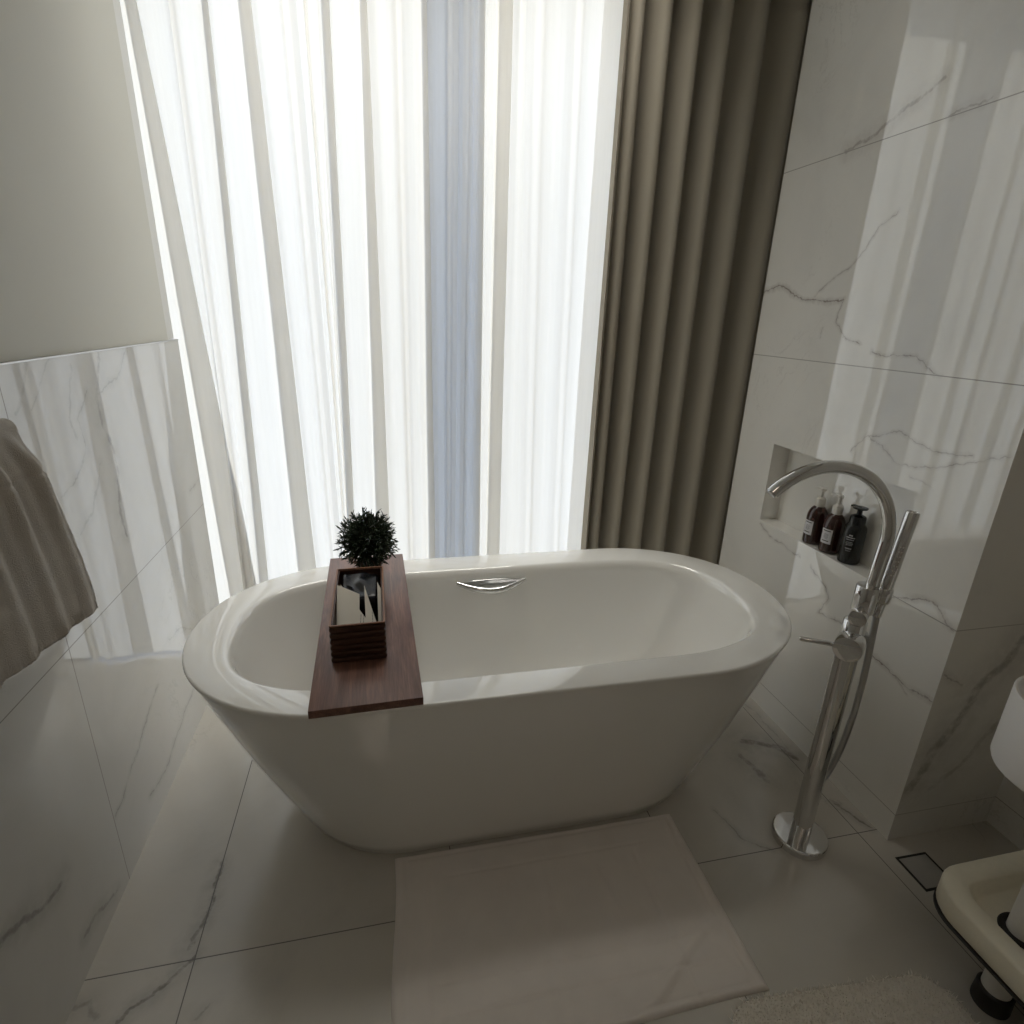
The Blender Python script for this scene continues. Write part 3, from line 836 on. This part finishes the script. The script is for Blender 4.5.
for px, py in ((1.335, .607), (1.47, .607)):
    bm = bmesh.new(); add_lathe(bm, [(0, .045), (.029, .045), (.029, .606), (.027, .608), (0, .608)], n=36, c=(px, py, 0)); pz = kid('post', bm, M['tube_white'], st)
    bm = bmesh.new(); add_lathe(bm, [(0, 0), (.034, 0), (.0375, .003), (.038, .010), (.0365, .050), (.033, .054), (.030, .054), (0, .054)], n=36, c=(px, py, 0)); kid('foot', bm, M['black_rub'], st)
    bm = bmesh.new(); add_lathe(bm, [(.0292, .234), (.043, .234), (.044, .238), (.042, .243), (.036, .244), (.0295, .241), (.0292, .234)], n=36, c=(px, py, 0)); kid('grommet', bm, M['black_rub'], st)
bm = bmesh.new()
add_lathe(bm, [(0, .600), (BR - .012, .600), (BR - .003, .604), (BR, .612), (BR, .776), (BR - .002, .779), (BR - .006, .779), (BR - .009, .774), (BR - .011, .625), (BR - .02, .613), (0, .612)], n=72, c=(BX_, BY_, 0))
kid('bowl', bm, M['bowl_white'], st)

# ------------------------------------------------------------------ towel on its rail
rl = thing('towel_rail', 'chrome towel rail on the left wall under the hanging towel', 'towel rail', (XL, .98, 1.292))
bm = bmesh.new()
cyl_between(bm, (.075, -.36, 0), (.075, .185, 0), .009, 24, .002)
obj('bar', bm, M['chrome'], rl)
for yy in (-.34, .15):
    bm = bmesh.new(); cyl_between(bm, (.0002, yy, 0), (.075, yy, 0), .008, 20, .001); cyl_between(bm, (.0002, yy, 0), (.007, yy, 0), .021, 28, .002)
    obj('bracket', bm, M['chrome'], rl)
bm = bmesh.new()
NU, NVt = 110, 150
rows = []
bxx, bzz = XL + .075, 1.292
for j in range(NVt + 1):
    v = j / NVt       # 0 back hem .. 1 front hem
    row = []
    for i in range(NU + 1):
        u = i / NU
        # arc length down from the bar
        if v < .42:
            side = -1; drop = .36 * (1 - v / .42)
        elif v < .48:
            side = 0; drop = 0
        else:
            side = 1; drop = (.425 + .0 * u) * (v - .48) / .52
        f = drop / .43
        # right edge flares as it falls
        yr = 1.175 + .040 * smoothstep(0, .10, drop) + .050 * smoothstep(.04, .43, drop) if side >= 0 else 1.165 + .05 * f
        yl = .70
        y = lerp(yl, yr, u)
        ph = (u * 5.3 + .35) * 2 * PI
        fold = (.008 * math.sin(ph) + .003 * math.sin(ph * 2.1 + 1.0)) * smoothstep(.0, .08, drop) * (1 - .55 * smoothstep(.10, .3, drop))
        if side == 0:
            a = PI * (1 - (v - .42) / .06)
            x = bxx + .0150 * math.cos(a) ; z = bzz + .0150 * math.sin(a) 
            sh = smoothstep(.86, 1, u) ** 2
            z -= .012 * sh
        else:
            x = bxx + side * (.0150 + .012 * smoothstep(0, .15, drop)) + fold * (1 if side > 0 else .35)
            if side > 0: x += .006 * smoothstep(.05, .4, drop)
            z = bzz - drop - .012 * smoothstep(.86, 1, u) ** 2 * (1 - smoothstep(0, .1, drop))
            if side > 0: z += (.060 * (1 - u)) * f
        if side > 0:
            # woven border band and quilted pattern below it
            if .095 < drop < .105: x -= .003
            if drop > .105:
                x += .0024 * (math.sin(y * 300 + z * 300) * math.sin(y * 300 - z * 300))
            if drop > .405: x += .0020 * math.sin(y * 700)
        x = max(x, XL + .006)
        row.append(bm.verts.new((x, y, z)))
    rows.append(row)
for a, b in zip(rows, rows[1:]):
    for i in range(NU): bm.faces.new((a[i], a[i + 1], b[i + 1], b[i]))
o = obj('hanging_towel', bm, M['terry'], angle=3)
sd = o.modifiers.new('thickness', 'SOLIDIFY'); sd.thickness = .007; sd.offset = 0
tag(o, 'thick off-white bath towel hanging over the rail on the left marble wall', 'towel')

# ------------------------------------------------------------------ light
w = bpy.data.worlds.new('sky'); sc.world = w; w.use_nodes = True
nt = w.node_tree; bg = nt.nodes['Background']
tc = nt.nodes.new('ShaderNodeTexCoord'); sx_ = nt.nodes.new('ShaderNodeSeparateXYZ'); nt.links.new(tc.outputs['Generated'], sx_.inputs[0])
rp = nt.nodes.new('ShaderNodeValToRGB'); mr = nt.nodes.new('ShaderNodeMapRange')
nt.links.new(sx_.outputs[2], mr.inputs[0]); mr.inputs[1].default_value = -1; mr.inputs[2].default_value = 1
nt.links.new(mr.outputs[0], rp.inputs[0])
e = rp.color_ramp.elements; e[0].position = .44; e[0].color = (.36, .36, .36, 1); e[1].position = .52; e[1].color = (.58, .73, 1.0, 1)
x = e.new(.8); x.color = (.32, .50, .92, 1)
nt.links.new(rp.outputs[0], bg.inputs[0]); bg.inputs[1].default_value = 2.25
sun = bpy.data.lights.new('sun', 'SUN'); sun.energy = 2.8; sun.color = (1, .925, .80); sun.angle = math.radians(.6)
so = bpy.data.objects.new('sun', sun); link(so)
so.rotation_euler = V3((0, -math.cos(math.radians(22)), -math.sin(math.radians(22)))).to_track_quat('-Z', 'Y').to_euler()
so.location = (0, 6, 5)
# dim warm fill added behind the camera, not a known lamp
cl_ = bpy.data.lights.new('warm_fill_light', 'AREA'); cl_.energy = 1.8; cl_.color = (1, .83, .68); cl_.size = .5
co_ = bpy.data.objects.new('warm_fill_light', cl_); co_.location = (-.2, -1.1, ZC - .02); link(co_)

cv = bpy.data.lights.new('tub_fill_light', 'AREA'); cv.shape = 'RECTANGLE'; cv.size = 1.5; cv.size_y = .4; cv.spread = math.radians(82); cv.energy = 6; cv.color = (1, .965, .88)  # added fill over the tub's far side, brightens tub interior and nearby walls
cvo = bpy.data.objects.new('tub_fill_light', cv); cvo.location = (.20, 2.10, ZC - .07); cvo.rotation_euler = (math.radians(11), 0, 0); link(cvo)

# ------------------------------------------------------------------ camera
cam = bpy.data.cameras.new('camera'); cam.sensor_width = 36; cam.sensor_fit = 'HORIZONTAL'; cam.lens = 563.75 / 1024 * 36; cam.clip_start = .02
cob = bpy.data.objects.new('camera', cam); link(cob)
yaw, pitch, roll = .224734216, .335798527, .0325125343
fw = V3((math.sin(yaw) * math.cos(pitch), math.cos(yaw) * math.cos(pitch), -math.sin(pitch)))
rt = V3((math.cos(yaw), -math.sin(yaw), 0)); up = rt.cross(fw)
r2 = rt * math.cos(roll) + up * math.sin(roll); u2 = up * math.cos(roll) - rt * math.sin(roll)
Mc = Matrix((r2, u2, -fw)).transposed().to_4x4(); Mc.translation = V3((0, 0, 1.5))
cob.matrix_world = Mc
sc.camera = cob
vs = sc.view_settings
vs.view_transform = 'Standard'; vs.look = 'None'; vs.gamma = 1; vs.exposure = 0.2; vs.use_curve_mapping = False
sc.cycles.use_denoising = True
sc.cycles.max_bounces = 14; sc.cycles.diffuse_bounces = 7; sc.cycles.transmission_bounces = 12; sc.cycles.glossy_bounces = 6
sc.cycles.sample_clamp_indirect = 6
